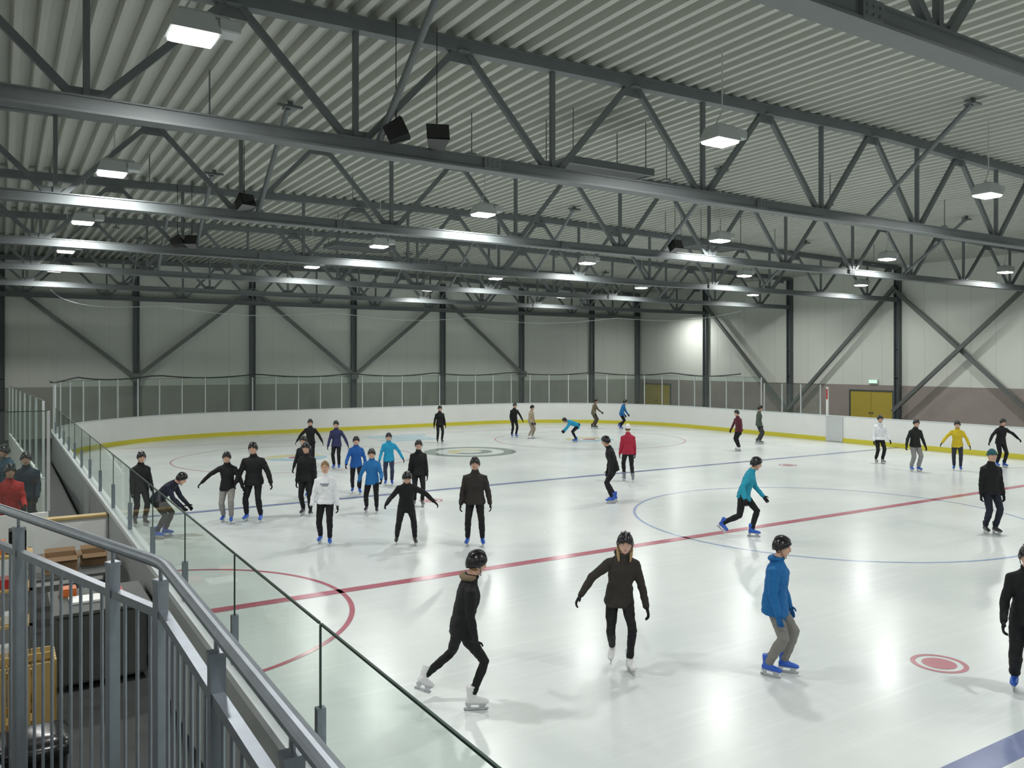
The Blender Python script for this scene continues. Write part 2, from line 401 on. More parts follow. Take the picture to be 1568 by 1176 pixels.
def glass_run(name,pts,z0,z1,step,material,postw=.05,postmat=None,posth=None):
    P=[Vector((a[0],a[1],0)) for a in pts]; d=[0]
    for i in range(1,len(P)): d.append(d[-1]+(P[i]-P[i-1]).length)
    tot=d[-1]; k=max(1,round(tot/step)); res=[]
    for i in range(k+1):
        t=tot*i/k; j=0
        while j<len(d)-2 and d[j+1]<t: j+=1
        u=(t-d[j])/max(1e-6,d[j+1]-d[j]); res.append(P[j].lerp(P[j+1],u))
    b=MB()
    for i in range(k):
        a,c=res[i],res[i+1]; t=(c-a).normalized()
        aa=a+t*.015; cc=c-t*.015
        b.add([aa+Vector((0,0,z0)),cc+Vector((0,0,z0)),cc+Vector((0,0,z1)),aa+Vector((0,0,z1))],[(0,1,2,3)],0)
        b.beam(aa+Vector((0,0,z1+.006)),cc+Vector((0,0,z1+.006)),.014,.014,1)
    for i,a in enumerate(res):
        j=min(i,k-1); t=(res[j+1]-res[j]).normalized()
        w=postw
        b.beam(a+Vector((0,0,z0)),a+Vector((0,0,(posth or z1))),w,w,2,up=t)
        if posth: b.beam(a+Vector((0,0,posth)),a+Vector((0,0,z1)),.012,.012,1,up=t)
    return b.build(name,[material,M_gedge,postmat or M_alu])
full=rink_path(.05,24)
endp=[q for q in full if q[1]>YE-RC-.01]
endp=[(XR+.05,29.5)]+endp+[(XL-.05,33.4)]
glass_run('end_glass',endp,1.25,3.0,1.22,M_glassfar)
glass_run('right_glass',[(XR+.05,25.85),(XR+.05,29.3)],1.25,2.7,1.22,M_glassfar)
glass_run('near_side_glass',[(XL-.05,2.62-2.15*4),(XL-.05,33.17)],1.25,2.17,2.15,M_glass,postw=.055,postmat=M_galv,posth=1.66)

# net above the end glass
b=MB()
ne=[q for q in rink_path(.15,24) if q[1]>YE-RC-.01]; ne=[(XR+.15,31.0)]+ne
m=len(ne); b.add([(x,y,3.02) for x,y in ne]+[(x,y,6.5) for i,(x,y) in enumerate(ne)],[(i,i+1,m+i+1,m+i) for i in range(m-1)],0)
cab=[];P=[Vector((q[0],q[1],0)) for q in ne]
for i in range(m-1):
    k=max(1,int((P[i+1]-P[i]).length/.3))
    for t in range(k): cab.append(P[i].lerp(P[i+1],t/k))
s=0;top=[];bot=[]
for i,q in enumerate(cab):
    if i: s+=(q-cab[i-1]).length
    bot.append((q.x,q.y,3.16-.16*abs(math.sin(s*math.pi/5.2)))); top.append((q.x,q.y,6.55-.30*abs(math.sin(s*math.pi/9))))
b.tube(bot,.035,5,1); b.tube(top,.016,5,2)
b.build('safety_net',[M_net,M_deckdark,M_alu])

# gate at the right glass end
b=MB()
b.box((XR+.14,25.5,0),(XR+.22,25.60,2.6),0); b.box((XR+.135,25.51,2.0),(XR+.14,25.59,2.5),1)
b.box((XR-.055,24.6,.02),(XR-.03,25.42,1.16),2); b.box((XR-.06,24.55,.02),(XR-.02,24.6,1.2),3); b.box((XR-.06,25.42,.02),(XR-.02,25.47,1.2),3)
b.box((XR-.075,24.75,.85),(XR-.055,24.9,.9),3)
b.build('rink_gate',[M_board,M_red,M_alu,M_cap])

# ------------------------------------------------------------------ viewing platform with railing (camera stands on it)
PC=Vector((.55,3.5,0)); PE=Vector((-.75,7.75,0)); zr=2.98; zm=2.78; zf=1.50
b=MB()
b.add([(.48,-3,zf),(.48,3.40,zf),(-.55,6.75,zf),(-4,6.75,zf),(-4,-3,zf),(.48,-3,zf-.12),(.48,3.40,zf-.12),(-.55,6.75,zf-.12),(-4,6.75,zf-.12),(-4,-3,zf-.12)],
 [(0,1,2,3,4),(9,8,7,6,5),(0,5,6,1),(1,6,7,2),(2,7,8,3),(3,8,9,4),(4,9,5,0)],0)
for (x,y) in ((.38,-2.5),(.38,3.2),(-1.0,6.5),(-3.8,6.5),(-3.8,-2.5)): b.box((x-.05,y-.05,-.02),(x+.05,y+.05,zf-.12),1)
b.build('viewing_platform',[M_floor,M_galv])
b=MB()
S0=Vector((.55,-2.5,0))
def at(p,z): return (p.x,p.y,z)
pts=[at(S0,zr)]
for t in (0,.25,.5,.75,1):
    a=PC+Vector((0,-.10,0)); c=PC+(PE-PC).normalized()*.10
    q=a.lerp(PC,t).lerp(PC.lerp(c,t),t); pts.append(at(q,zr))
pts.append(at(PE,zr))
b.tube(pts,.0235,14,0,round_caps=True)
def seg(A,B,first,spacing,posts):
    d=(B-A).normalized(); Ln=(B-A).length
    b.beam(at(A,zm),at(B,zm),.035,.035,0); b.beam(at(A,zf+.04),at(B,zf+.04),.03,.03,0)
    t=first
    while t<Ln-.02:
        if min(abs(t-pp) for pp in posts)>.05: b.tube([at(A+d*t,zf+.04),at(A+d*t,zm)],.0075,8,0)
        t+=spacing
    for pp in posts:
        q=A+d*pp; b.beam(at(q,zf-.10),at(q,zr-.075),.045,.045,0,up=d); b.beam(at(q,zr-.08),at(q,zr-.065),.05,.05,0,up=d); b.tube([at(q,zr-.07),at(q,zr-.01)],.008,8,0)
seg(PC,PE,.11,.115,[.02,.46,1.6,2.75,3.9]); seg(PC,S0,.11,.115,[.95,1.7,2.7,3.7,4.9])
b.build('platform_railing',[M_galv],smooth=False)

# ------------------------------------------------------------------ bench side, lower left
b=MB(); b.box((.55,10.7,.06),(1.50,11.75,.86),0); b.box((.50,10.65,.86),(1.55,11.8,.90),0); b.box((.57,10.69,.08),(1.02,10.70,.84),1); b.box((1.04,10.69,.08),(1.48,10.70,.84),1)
for x in (.6,1.4):
    for y in (10.8,11.6): b.box((x,y,-.02),(x+.05,y+.05,.06),1)
b.build('storage_cabinet',[M_cab,M_cab],bevel=.008)
b=MB(); b.box((.7,11.0,.905),(1.05,11.3,.93),0); b.box((1.1,11.2,.905),(1.3,11.45,.95),1); b.box((.62,11.4,.905),(.8,11.6,1.0),2); b.build('desk_clutter',[M_board,M_red,M_orange])
b=MB(); b.box((.35,13.2,.70),(1.5,15.0,.74),0)
for x in (.38,1.43):
    for y in (13.25,14.9): b.box((x,y,-.02),(x+.05,y+.05,.70),1)
b.build('trestle_table',[M_cab,M_galv])
def carton(x,y,z,w,d,h,rot=0):
    b=MB(); t=.01
    b.box((x-w/2,y-d/2,z),(x+w/2,y-d/2+t,z+h)); b.box((x-w/2,y+d/2-t,z),(x+w/2,y+d/2,z+h)); b.box((x-w/2,y-d/2+t,z),(x-w/2+t,y+d/2-t,z+h)); b.box((x+w/2-t,y-d/2+t,z),(x+w/2,y+d/2-t,z+h)); b.box((x-w/2+t,y-d/2+t,z),(x+w/2-t,y+d/2-t,z+t))
    b.beam((x-w/2-.06,y,z+h-.06),(x-w/2,y,z+h),.35,.01,up=(1,0,0)); b.beam((x,y-d/2-.07,z+h-.05),(x,y-d/2,z+h),w*.95,.01)
    b.beam((x,y+d/2+.07,z+h+.05),(x,y+d/2,z+h),w*.95,.01)
    return b.build('cardboard_box',[M_card])
carton(.75,13.6,.745,.42,.36,.24); carton(1.2,13.9,.745,.34,.36,.18)
b=MB(); b.box((.5,16.0,-.02),(1.58,16.12,1.08),0); b.box((.45,15.95,1.08),(1.60,16.17,1.12),1); b.build('bench_partition',[M_board,M_wood])
b=MB()
for x in (-.75,.28):
    for y in (10.75,11.15): b.box((x,y,-.02),(x+.04,y+.04,1.62),0)
for z in (.35,.80,1.2,1.58): b.box((-.75,10.75,z),(.32,11.19,z+.03),1)
random.seed(3)
for z in (.38,.83,1.23,1.61):
    x=-.65
    while x<.15:
        w=.07+random.random()*.12; h=.08+random.random()*.18; b.box((x,10.85,z),(x+w,11.08,z+h),random.choice((2,3,4,5,5,5,6))); x+=w+.03
b.build('storage_rack',[M_galv,M_wood,M_orange,M_red,M_card,M_black,M_board])
b=MB()
for i in range(7):
    x=-.25+i*.105; b.box((x,9.60,.02),(x+.09,9.62,.72),0); b.box((x,10.13,.02),(x+.09,10.15,.72),0)
for z in (.08,.6): b.box((-.25,9.62,z),(.475,9.65,z+.07),0); b.box((-.25,10.10,z),(.475,10.13,z+.07),0)
for i in range(5):
    y=9.65+i*.095; b.box((-.27,y,.02),(-.25,y+.08,.72),0); b.box((.475,y,.02),(.495,y+.08,.72),0)
b.box((-.25,9.65,-.02),(.475,10.1,.05),0)
b.build('pine_crate',[M_wood])
b=MB(); x,y=.20,6.9
def rsq(h,zz,n=24,e=4):
    out=[]
    for i in range(n):
        a=2*math.pi*i/n; c,s_=math.cos(a),math.sin(a); out.append((x+h*math.copysign(abs(c)**(2/e),c),y+h*math.copysign(abs(s_)**(2/e),s_),zz))
    return out
b.loft([rsq(.19,-.02),rsq(.225,.94),rsq(.23,.96)],0); b.loft([rsq(.25,.96),rsq(.255,1.01),rsq(.235,1.06),rsq(.14,1.09)],0); b.build('black_bin',[M_black],smooth=True)
b=MB(); b.box((-3,17.2,-.02),(1.55,36,.18)); b.build('bench_riser',[M_floor])
glass_run('bench_back_glass',[(.84,21.6),(.30,36)],1.15,2.9,2.0,M_glassfar)
b=MB(); b.beam((.84,21.6,.66),(.30,36,.66),.06,.94); b.build('bench_back_wall',[M_board])
glass_run('bench_partition_glass',[(-.6,17.0),(.74,17.0)],1.1,2.9,1.3,M_glassfar)
b=MB(); b.box((-.6,16.97,-.02),(.74,17.03,1.08)); b.build('bench_partition',[M_board])

# ------------------------------------------------------------------ people
_mc={}
def cloth(col):
    k=('c',col)
    if k not in _mc: _mc[k]=mat('cloth_%d'%len(_mc),col,.75,noise_s=9,noise_a=.18,bump=.35,bump_s=22,spec=.3)
    return _mc[k]
M_eye=mat('eye_white',(.55,.55,.52),.3); M_iris=mat('eye_iris',(.05,.04,.03),.2); M_mouth=mat('lips',(.42,.16,.14),.5)
M_hold=mat('skate_holder',(.55,.57,.6),.4); M_blade=mat('skate_blade',(.6,.6,.62),.2,1)
M_stripe=mat('helmet_decal',(.10,.10,.11),.4)
M_print=mat('sweater_print',(.05,.06,.12),.7)
def hard(col,rough=.3):
    k=('h',col,rough)
    if k not in _mc: _mc[k]=mat('shell_%d'%len(_mc),col,rough)
    return _mc[k]
def skinm(col):
    k=('s',col)
    if k not in _mc: _mc[k]=mat('skin_%d'%len(_mc),col,.5,noise_s=14,noise_a=.06)
    return _mc[k]
BLK=(.010,.010,.012)
def person(x,y,face,h=1.78,jacket=BLK,pants=BLK,boots=(.02,.08,.45),gloves=BLK,hat='helmet',hatcol=BLK,hair=(.10,.06,.03),skin=(.60,.36,.26),
           lean=8,side=0,ph=.965,fL=(-.10,.05,0),fR=(.10,-.05,0),toeL=8,toeR=-8,pitL=0,pitR=0,
           aL=(12,5,15),aR=(12,5,15),hy=0,hp=0,legr=1.0,bulk=1.0,longhair=False,hood=False,hem=-.10,vox=.014,furcol=None,name='ice_skater',zbase=0,logo=None):
    S=h/1.80
    hipz=.985*ph
    C=MB(); D=MB()
    U=Vector((math.sin(R(side)),math.sin(R(lean)),1)); U.z=math.sqrt(max(.05,1-U.x**2-U.y**2)) if U.x**2+U.y**2<.95 else .2; U.normalize()
    Rt=Vector((1,0,0)); Rt=(Rt-U*Rt.dot(U)).normalized(); Fw=U.cross(Rt).normalized()
    P0=Vector((0,-.02-.10*math.sin(R(lean)),hipz))
    def T(s,xx=0,yy=0,bend=0): return P0+U*s+Rt*xx+Fw*yy
    def eR(s,w,d,yo=0,n=20):
        o=[]
        for i in range(n):
            a=2*math.pi*i/n;c,q=math.cos(a),math.sin(a)
            o.append(T(s,w*math.copysign(abs(c)**.85,c),d*math.copysign(abs(q)**.85,q)+yo))
        return o
    B=bulk
    fo=.012+.05*(1-ph)/.1*.5
    C.loft([eR(-.115,.07,.06),eR(-.085,.125,.10),eR(-.02,.155,.122,-.005),eR(.06,.15,.12),eR(.14,.14,.10)],1)
    C.loft([eR(hem,.192*B,.150*B,fo+.004),eR(hem+.05,.188*B,.146*B,fo),eR(.04,.170*B,.134*B,.006),eR(.16,.152*B,.122*B,.0),eR(.30,.166*B,.130*B,.008),eR(.38,.176*B,.126*B,.005),
            eR(.44,.160*B,.110*B,-.005),eR(.485,.125,.092,-.010),eR(.525,.085,.076,-.008),eR(.565,.066,.068,.0)],0)
    neck0=T(.48,0,-.005); HC=T(.700,0,.025)
    C.tube([neck0,T(.60,0,.005),T(.66,0,.015)],[.06,.054,.052],14,2,True)
    hyr=R(hy); hu=(U*.45+Vector((0,0,1))*.55).normalized()
    hf=(Fw-hu*Fw.dot(hu)).normalized(); hr=hf.cross(hu).normalized()
    hf=(hf*math.cos(hyr)-hr*math.sin(hyr)); hr=hf.cross(hu)
    pr=R(hp); hf2=hf*math.cos(pr)-hu*math.sin(pr); hu=hu*math.cos(pr)+hf*math.sin(pr); hf=hf2
    HS=1.05
    def Hd(q): return HC+(hr*q[0]+hf*q[1]+hu*q[2])*HS
    nu,nv=28,22; vs=[];fs=[];ms=[]
    def g(a,s): return math.exp(-(a/s)**2)
    hv=[]
    for i in range(nv+1):
        t=math.pi*i/nv
        for j in range(nu):
            a=2*math.pi*j/nu
            ux,uy,uz=math.sin(t)*math.cos(a),math.sin(t)*math.sin(a),math.cos(t)
            px,py,pz=ux*.076,uy*.096,uz*.120
            if uz<0: px*=1-.28*uz*uz; py=py*(1-.10*uz*uz)+.012*uz*uz
            if uz<-.1 and uy<0: py*=1-.35*(-uz)
            if uy>0:
                py*=.95
                py+=.022*g(ux,.16)*g(uz+.16,.17)+.010*g(ux,.10)*g(uz-.08,.16)
                py-=.011*(g(ux-.40,.2)+g(ux+.40,.2))*g(uz-.10,.13)
                py+=.006*g(uz-.30,.12)*g(ux,.6)
                py+=.006*g(ux,.28)*g(uz+.50,.09)+.010*g(ux,.3)*g(uz+.86,.15)
                py-=.004*g(ux,.35)*g(uz+.64,.07)
            hv.append((ux,uy,uz)); vs.append(Hd((px,py,pz)))
    o=len(D.v)
    for i in range(nv):
        for j in range(nu):
            k=(j+1)%nu; f=(i*nu+j,i*nu+k,(i+1)*nu+k,(i+1)*nu+j)
            cx=sum(hv[q][0] for q in f)/4;cy=sum(hv[q][1] for q in f)/4;cz=sum(hv[q][2] for q in f)/4
            mi=2
            if cy>0 and abs(cx)<.27 and -.56<cz<-.42: mi=11
            if cy>0 and .17<abs(cx)<.58 and .21<cz<.30: mi=6
            if (cz>.62 or (cy<-.10 and cz>-.55)) : mi=6
            fs.append(f);ms.append(mi)
    D.v.extend([tuple(p) for p in vs]); D.f.extend([tuple(q+o for q in f) for f in fs]); D.m.extend(ms)
    HM=Matrix((hr,hf,hu)).transposed()
    for s in (-1,1):
        D.ellips(Hd((s*.030,.0765,.010)),(.0120,.0110,.0095),HM,7,10,8); D.ellips(Hd((s*.030,.0855,.010)),(.0055,.0040,.0055),HM,8,8,6)
        D.ellips(Hd((s*.030,.0775,.0185)),(.0150,.0120,.0065),HM,2,10,8)
        D.ellips(Hd((s*.074,-.008,-.010)),(.010,.020,.032),HM,2,10,8)
        D.ellips(Hd((s*.010,.103,-.032)),(.007,.008,.006),HM,2,8,6)
    def shell(rx,ry,rz,lowf,lows,lowb,mi,zc=0,n=28,m=9,th=.008,jit=0):
        rg=[]
        for k in range(m+1):
            r=[]
            for j in range(n):
                a=2*math.pi*j/n; fy=math.sin(a)
                low=lows+(lowf-lows)*max(0,fy)**1.5+(lowb-lows)*max(0,-fy)**1.5
                e0=math.asin(max(-.95,min(.95,low))); e=e0+(math.pi/2*.985-e0)*k/m
                jj=1+(jit*noise.noise(Vector((math.cos(a)*3,math.sin(a)*3+x,e*3+y))) if jit else 0)
                r.append(Hd((rx*jj*math.cos(e)*math.cos(a),ry*jj*math.cos(e)*math.sin(a),rz*jj*math.sin(e)+zc)))
            rg.append(r)
        inner=[]
        for j in range(n):
            q=Vector(rg[0][j]); inner.append(q+(HC-q).normalized()*th*2)
        D.loft([inner]+rg,mi)
    if hat=='helmet':
        shell(.100,.122,.140,.36,-.14,-.34,5,.004)
        for xo in (-.045,0,.045):
            pts=[]
            for k in range(9):
                e=R(38+ k*13); rr=math.sqrt(max(0,1-(xo/.100)**2))
                pts.append(Hd((xo,.125*rr*math.cos(e),.143*rr*math.sin(e)+.004)))
            D.tube(pts,[.004]+[.010]*7+[.004],8,5 if xo else 12)
        for s in (-1,1):
            D.tube([Hd((s*.088,.01,-.01)),Hd((s*.078,.025,-.07)),Hd((s*.035,.05,-.118))],.0045,6,8)
            D.ellips(Hd((s*.092,.0,.005)),(.012,.030,.034),HM,5,12,8)
        D.tube([Hd((-.035,.05,-.118)),Hd((0,.055,-.124)),Hd((.035,.05,-.118))],.0045,6,8)
    elif hat=='beanie':
        shell(.090,.110,.142,.36,.05,-.10,5,.004); pts=[Hd((.089*math.cos(2*math.pi*j/20),.109*math.sin(2*math.pi*j/20),.018+.030*max(0,math.sin(2*math.pi*j/20)))) for j in range(21)]
        D.tube(pts,.011,8,5)
    else:
        shell(.084,.104,.132,.62,.05,-.62,6,.002,jit=.12)
    if longhair:
        D.tube([Hd((0,-.075,.02)),Hd((0,-.095,-.08)),Hd((0,-.085,-.17)),Hd((0,-.07,-.26))],[.055,.062,.055,.025],14,6,True,sx=1)
        for s in (-1,1): D.tube([Hd((s*.072,-.02,.02)),Hd((s*.078,-.012,-.07)),Hd((s*.074,.01,-.14)),Hd((s*.066,.03,-.20))],[.016,.022,.020,.010],10,6,True)
    if hood:
        pts=[]
        for k in range(13):
            a=R(150+240*k/12)
            pts.append(T(.555+.015*math.sin(a),.090*math.cos(a),.082*math.sin(a)-.02))
        C.tube(pts,[.014,.022,.028]+[.034]*7+[.028,.022,.014],12,0 if furcol is None else 13,True)
    pts=[T(.565,.064*math.cos(2*math.pi*k/16),.066*math.sin(2*math.pi*k/16)) for k in range(17)]
    C.tube(pts,.015,8,0)
    for s,(ab,fl,el) in ((-1,aL),(1,aR)):
        sh=T(.425,s*.152*B,-.005)
        ab_,fl_=R(ab),R(fl)
        d=Vector((s*math.sin(ab_),math.sin(fl_)*math.cos(ab_),-math.cos(fl_)*math.cos(ab_)))
        elb=sh+d*.285
        f2=fl_+R(el); ab2=ab_*.75
        d2=Vector((s*math.sin(ab2)-s*.25*math.sin(R(el)),math.sin(f2)*math.cos(ab2),-math.cos(f2)*math.cos(ab2))).normalized()
        wr=elb+d2*.245
        out_=(Rt*s*.5+d*.5).normalized()
        C.tube([T(.435,s*.04,-.005),T(.437,s*.105,-.005),sh+out_*.018,sh.lerp(elb,.22),sh.lerp(elb,.55),elb,elb.lerp(wr,.4),wr],[.060,.064,.068*B,.067*B,.060*B,.053*B,.052*B,.043*B],14,0,True)
        C.tube([wr-d2*.02,wr+d2*.03],[.034,.030],10,4,True)
        inward=Vector((-s,0,0)); pn=(inward-d2*inward.dot(d2)).normalized()
        fwd=d2.cross(pn)*(-s)
        if fwd.y<0: fwd=-fwd
        pal=wr+d2*.065
        PM=Matrix((fwd,pn,d2)).transposed()
        D.ellips(pal,(.042,.019,.056),PM,4,14,10)
        for kf,(off,ln) in enumerate(((.030,.072),(.010,.080),(-.011,.075),(-.030,.060))):
            r0=pal+fwd*off+d2*.040
            a1=r0+(d2*math.cos(R(15))+pn*math.sin(R(15)))*ln*.42
            a2=a1+(d2*math.cos(R(45))+pn*math.sin(R(45)))*ln*.33
            a3=a2+(d2*math.cos(R(72))+pn*math.sin(R(72)))*ln*.27
            D.tube([r0,a1,a2,a3],[.0115,.0105,.0095,.008],8,4,True)
        t0=pal+fwd*.030-d2*.030; t1=t0+(fwd*.75+d2*.6+pn*.25).normalized()*.040; t2=t1+(fwd*.25+d2*.95+pn*.3).normalized()*.032
        D.tube([t0,t1,t2],[.0155,.0125,.010],8,4,True)
    for s,ft,toe,pit in ((-1,fL,toeL,pitL),(1,fR,toeR,pitR)):
        hp_=P0+Vector((s*.085,0,-.01))-U*.02
        yaw=R(toe); fd=Vector((-math.sin(yaw),math.cos(yaw),0)); 
        pz=R(pit)
        fdir=fd*math.cos(pz)-Vector((0,0,1))*math.sin(pz); upv=Vector((0,0,1))*math.cos(pz)+fd*math.sin(pz); sd=fdir.cross(upv)
        ank=Vector((ft[0],ft[1]-.03,ft[2]+.165))
        if ft[2]>0 and pit: ank.z+=.05*math.sin(pz)
        v=ank-hp_; dist=v.length; a_,b_=.425,.405
        if dist>a_+b_-.003:
            ank=hp_+v.normalized()*(a_+b_-.003); v=ank-hp_; dist=v.length
        ca=(a_*a_+dist*dist-b_*b_)/(2*a_*dist); al=math.acos(max(-1,min(1,ca)))
        vn=v.normalized(); pole=(fd*.9+Vector((0,.3,0))); pole=(pole-vn*pole.dot(vn)).normalized()
        kn=hp_+(vn*math.cos(al)+pole*math.sin(al))*a_
        q=legr
        C.tube([hp_+Vector((0,0,.03)),hp_.lerp(kn,.35),kn.lerp(hp_,.12),kn,kn.lerp(ank,.3),kn.lerp(ank,.75),ank+(kn-ank).normalized()*.045],
               [.086,.086*(.4+.6*q),.068*q,.066*q,.066*q,.055*q,.055*q],16,1,True)
        def Fp(f,u,w=0): return ank+fdir*f+upv*u+sd*w
        def bring(c,hw,hh,axis):
            o=[]
            for i in range(14):
                a=2*math.pi*i/14
                if axis=='f': o.append(c+sd*hw*math.cos(a)+upv*hh*math.sin(a))
                else: o.append(c+sd*hw*math.cos(a)+fdir*hh*math.sin(a))
            return o
        C.loft([bring(Fp(-.07,-.055),.030,.030,'f'),bring(Fp(-.04,-.045),.038,.045,'f'),bring(Fp(.02,-.045),.042,.048,'f'),bring(Fp(.09,-.057),.046,.036,'f'),bring(Fp(.15,-.065),.044,.028,'f'),bring(Fp(.185,-.070),.028,.020,'f')],3)
        C.loft([bring(Fp(.0,-.06),.040,.055,'u'),bring(Fp(-.005,0),.042,.055,'u'),bring(Fp(-.01,.06),.048,.056,'u'),bring(Fp(-.005,.11),.053,.060,'u')],3)
        sole=-.088
        D.loft([[Fp(f,sole+.004,w) for f,w in ((-.075,-.022),(.16,-.030),(.16,.030),(-.075,.022))],[Fp(f,sole-.010,w) for f,w in ((-.075,-.018),(.16,-.022),(.16,.022),(-.075,.018))]],9)
        for f0,f1 in ((-.07,-.01),(.07,.15)):
            D.loft([[Fp(f,sole-.008,w) for f,w in ((f0,-.016),(f1,-.016),(f1,.016),(f0,.016))],[Fp(f,sole-.045,w) for f,w in ((f0+.012,-.006),(f1-.008,-.006),(f1-.008,.006),(f0+.012,.006))]],9)
        D.loft([[Fp(f,sole-.040,w) for f,w in ((-.09,-.005),(.175,-.005),(.175,.005),(-.09,.005))],[Fp(f,sole-.055,w) for f,w in ((-.09,-.004),(.18,-.004),(.18,.004),(-.09,.004))]],9)
        D.loft([[Fp(f,sole-.052,w) for f,w in ((-.095,-.002),(.185,-.002),(.185,.002),(-.095,.002))],[Fp(f,sole-.077,w) for f,w in ((-.085,-.002),(.165,-.002),(.165,.002),(-.085,.002))]],10)
    me=bpy.data.meshes.new('tmp'); me.from_pydata(C.v,[],C.f); me.update()
    to=bpy.data.objects.new('tmp',me); sc.collection.objects.link(to)
    md=to.modifiers.new('r','REMESH'); md.mode='VOXEL'; md.voxel_size=vox
    sm=to.modifiers.new('s','SMOOTH'); sm.iterations=3; sm.factor=.5
    dg=bpy.context.evaluated_depsgraph_get(); ev=to.evaluated_get(dg); rm=bpy.data.meshes.new_from_object(ev)
    bv=BVHTree.FromPolygons([Vector(p) for p in C.v],C.f)
    rv=[v.co.copy() for v in rm.vertices]; rn=[v.normal.copy() for v in rm.vertices]
    rf=[tuple(p.vertices) for p in rm.polygons]; rmi=[]
    for p_ in rm.polygons:
        hit=bv.find_nearest(p_.center); rmi.append(C.m[hit[2]] if hit[2] is not None else 0)
    seed=Vector((x*3.1,y*1.7,face*.1)); amp=[0]*len(rv)
    for f,mi in zip(rf,rmi):
        if mi in (0,1):
            for q in f: amp[q]=.014 if mi==0 else .012
        if mi==13:
            for q in f: amp[q]=.02
    for i,q in enumerate(rv):
        if amp[i]:
            w=noise.noise(Vector((q.x*7,q.y*7,q.z*13))+seed)*.6+noise.noise(Vector((q.x*17,q.y*17,q.z*26))+seed)*.4
            rv[i]=q+rn[i]*amp[i]*w
    bpy.data.objects.remove(to); bpy.data.meshes.remove(me)
    F=MB(); F.v=[tuple(q) for q in rv]; F.f=list(rf); F.m=list(rmi)
    o=len(F.v); F.v.extend(D.v); F.f.extend([tuple(i+o for i in f) for f in D.f]); F.m.extend(D.m)
    if logo:
        for zz,w0 in ((.36,.085),(.325,.07)):
            k=-w0
            while k<w0:
                yy=.128*B*(math.sqrt(max(.1,1-(k/.19)**2)))+.012
                F.loft([[T(zz,k,yy),T(zz,k+.014,yy),T(zz+.022,k+.014,yy),T(zz+.022,k,yy)],[T(zz,k,yy-.02),T(zz,k+.014,yy-.02),T(zz+.022,k+.014,yy-.02),T(zz+.022,k,yy-.02)]],14); k+=.024
    mats=[cloth(jacket),cloth(pants),skinm(skin),hard(boots,.35),cloth(gloves),(hard(hatcol,.25) if hat=='helmet' else cloth(hatcol)),cloth(hair),M_eye,M_iris,M_hold,M_blade,M_mouth,M_stripe,cloth(furcol or (.3,.2,.1)),M_print]
    zmin=min(q[2] for q in F.v)
    ob=F.build(name,mats,smooth=True)
    ob.scale=(S,S,S); ob.rotation_euler=(0,0,R(face-90)); ob.location=(x,y,zbase-zmin*S+.002)
    bpy.data.meshes.remove(rm)
    return ob

BLUE=(.015,.13,.42); CY=(.02,.30,.52); GREY=(.22,.21,.20); WH=(.78,.80,.84); SK=(.02,.10,.50); WSK=(.70,.70,.72)
V=.0105
# foreground
person(4.30,7.85,-20,1.78,boots=WSK,hood=True,furcol=(.22,.16,.10),lean=12,ph=.93,fL=(-.34,-.38,.08),toeL=35,pitL=28,fR=(.06,.10,0),aL=(16,-8,25),aR=(6,-3,16),hy=10,legr=.80,vox=V,hair=(.2,.12,.06))
person(6.48,7.86,-118,1.78,jacket=(.035,.030,.026),boots=WSK,lean=13,side=-3,ph=.93,fL=(-.10,.14,0),fR=(.06,-.16,.05),pitR=15,toeR=-20,aL=(18,2,12),aR=(52,-5,18),hy=-8,legr=.85,longhair=True,hair=(.42,.28,.14),hood=True,vox=V,skin=(.62,.38,.30))
person(7.98,6.72,-62,1.70,jacket=(.012,.13,.36),pants=GREY,boots=SK,gloves=(.012,.11,.32),lean=6,ph=.955,fL=(-.11,.10,0),fR=(.11,-.06,0),aL=(9,4,14),aR=(16,0,16),hood=True,bulk=1.12,legr=1.12,hem=-.15,vox=V,hy=-5)
person(9.93,4.80,-150,1.78,boots=SK,lean=12,ph=.94,fL=(-.12,.16,0),fR=(.12,-.12,0),aL=(25,8,25),aR=(16,5,30),vox=V,legr=1.1)
# middle group
person(8.30,14.72,-122,1.84,jacket=(.028,.024,.022),boots=SK,lean=2,ph=.97,fL=(-.15,.03,0),fR=(.15,0,0),aL=(18,2,12),aR=(15,0,10),bulk=1.12,skin=(.5,.3,.22))
person(7.15,15.58,-112,1.72,boots=(.03,.03,.035),lean=26,ph=.88,fL=(-.18,.06,0),fR=(.20,-.10,0),aL=(62,12,18),aR=(42,22,45),hp=14)
person(5.72,16.46,-116,1.77,jacket=WH,boots=SK,hat='none',hair=(.24,.16,.08),lean=4,ph=.95,fL=(-.10,.10,0),fR=(.12,-.14,0),aL=(14,4,10),aR=(16,4,18),bulk=1.02,hem=-.05,logo=True)
person(5.10,19.72,-120,1.92,boots=SK,lean=5,ph=.955,fL=(-.16,.05,0),fR=(.18,-.06,0),aL=(30,2,16),aR=(24,3,35),bulk=1.14)
person(4.55,19.95,-112,1.74,pants=(.27,.26,.25),boots=SK,lean=10,ph=.93,fL=(-.10,.12,0),fR=(.12,-.12,0),aL=(30,5,10),aR=(60,6,10),legr=1.08)
person(6.42,19.85,-122,1.82,boots=(.03,.03,.04),lean=4,ph=.96,aL=(10,2,10),aR=(10,2,10))
person(8.70,22.4,-110,1.72,jacket=(.015,.10,.36),boots=SK,lean=10,ph=.93,fL=(-.10,.18,0),fR=(.10,-.16,0),aL=(20,-10,18),aR=(22,20,30),legr=.95)
person(7.92,19.3,-118,1.72,jacket=(.02,.16,.42),boots=(.03,.03,.05),lean=12,ph=.90,fL=(-.12,.05,0),fR=(.16,-.12,0),aL=(20,10,50),aR=(25,10,30))
person(10.15,23.4,-115,1.68,jacket=CY,boots=SK,lean=10,ph=.93,aL=(40,0,10),aR=(20,8,16),pants=(.03,.04,.08))
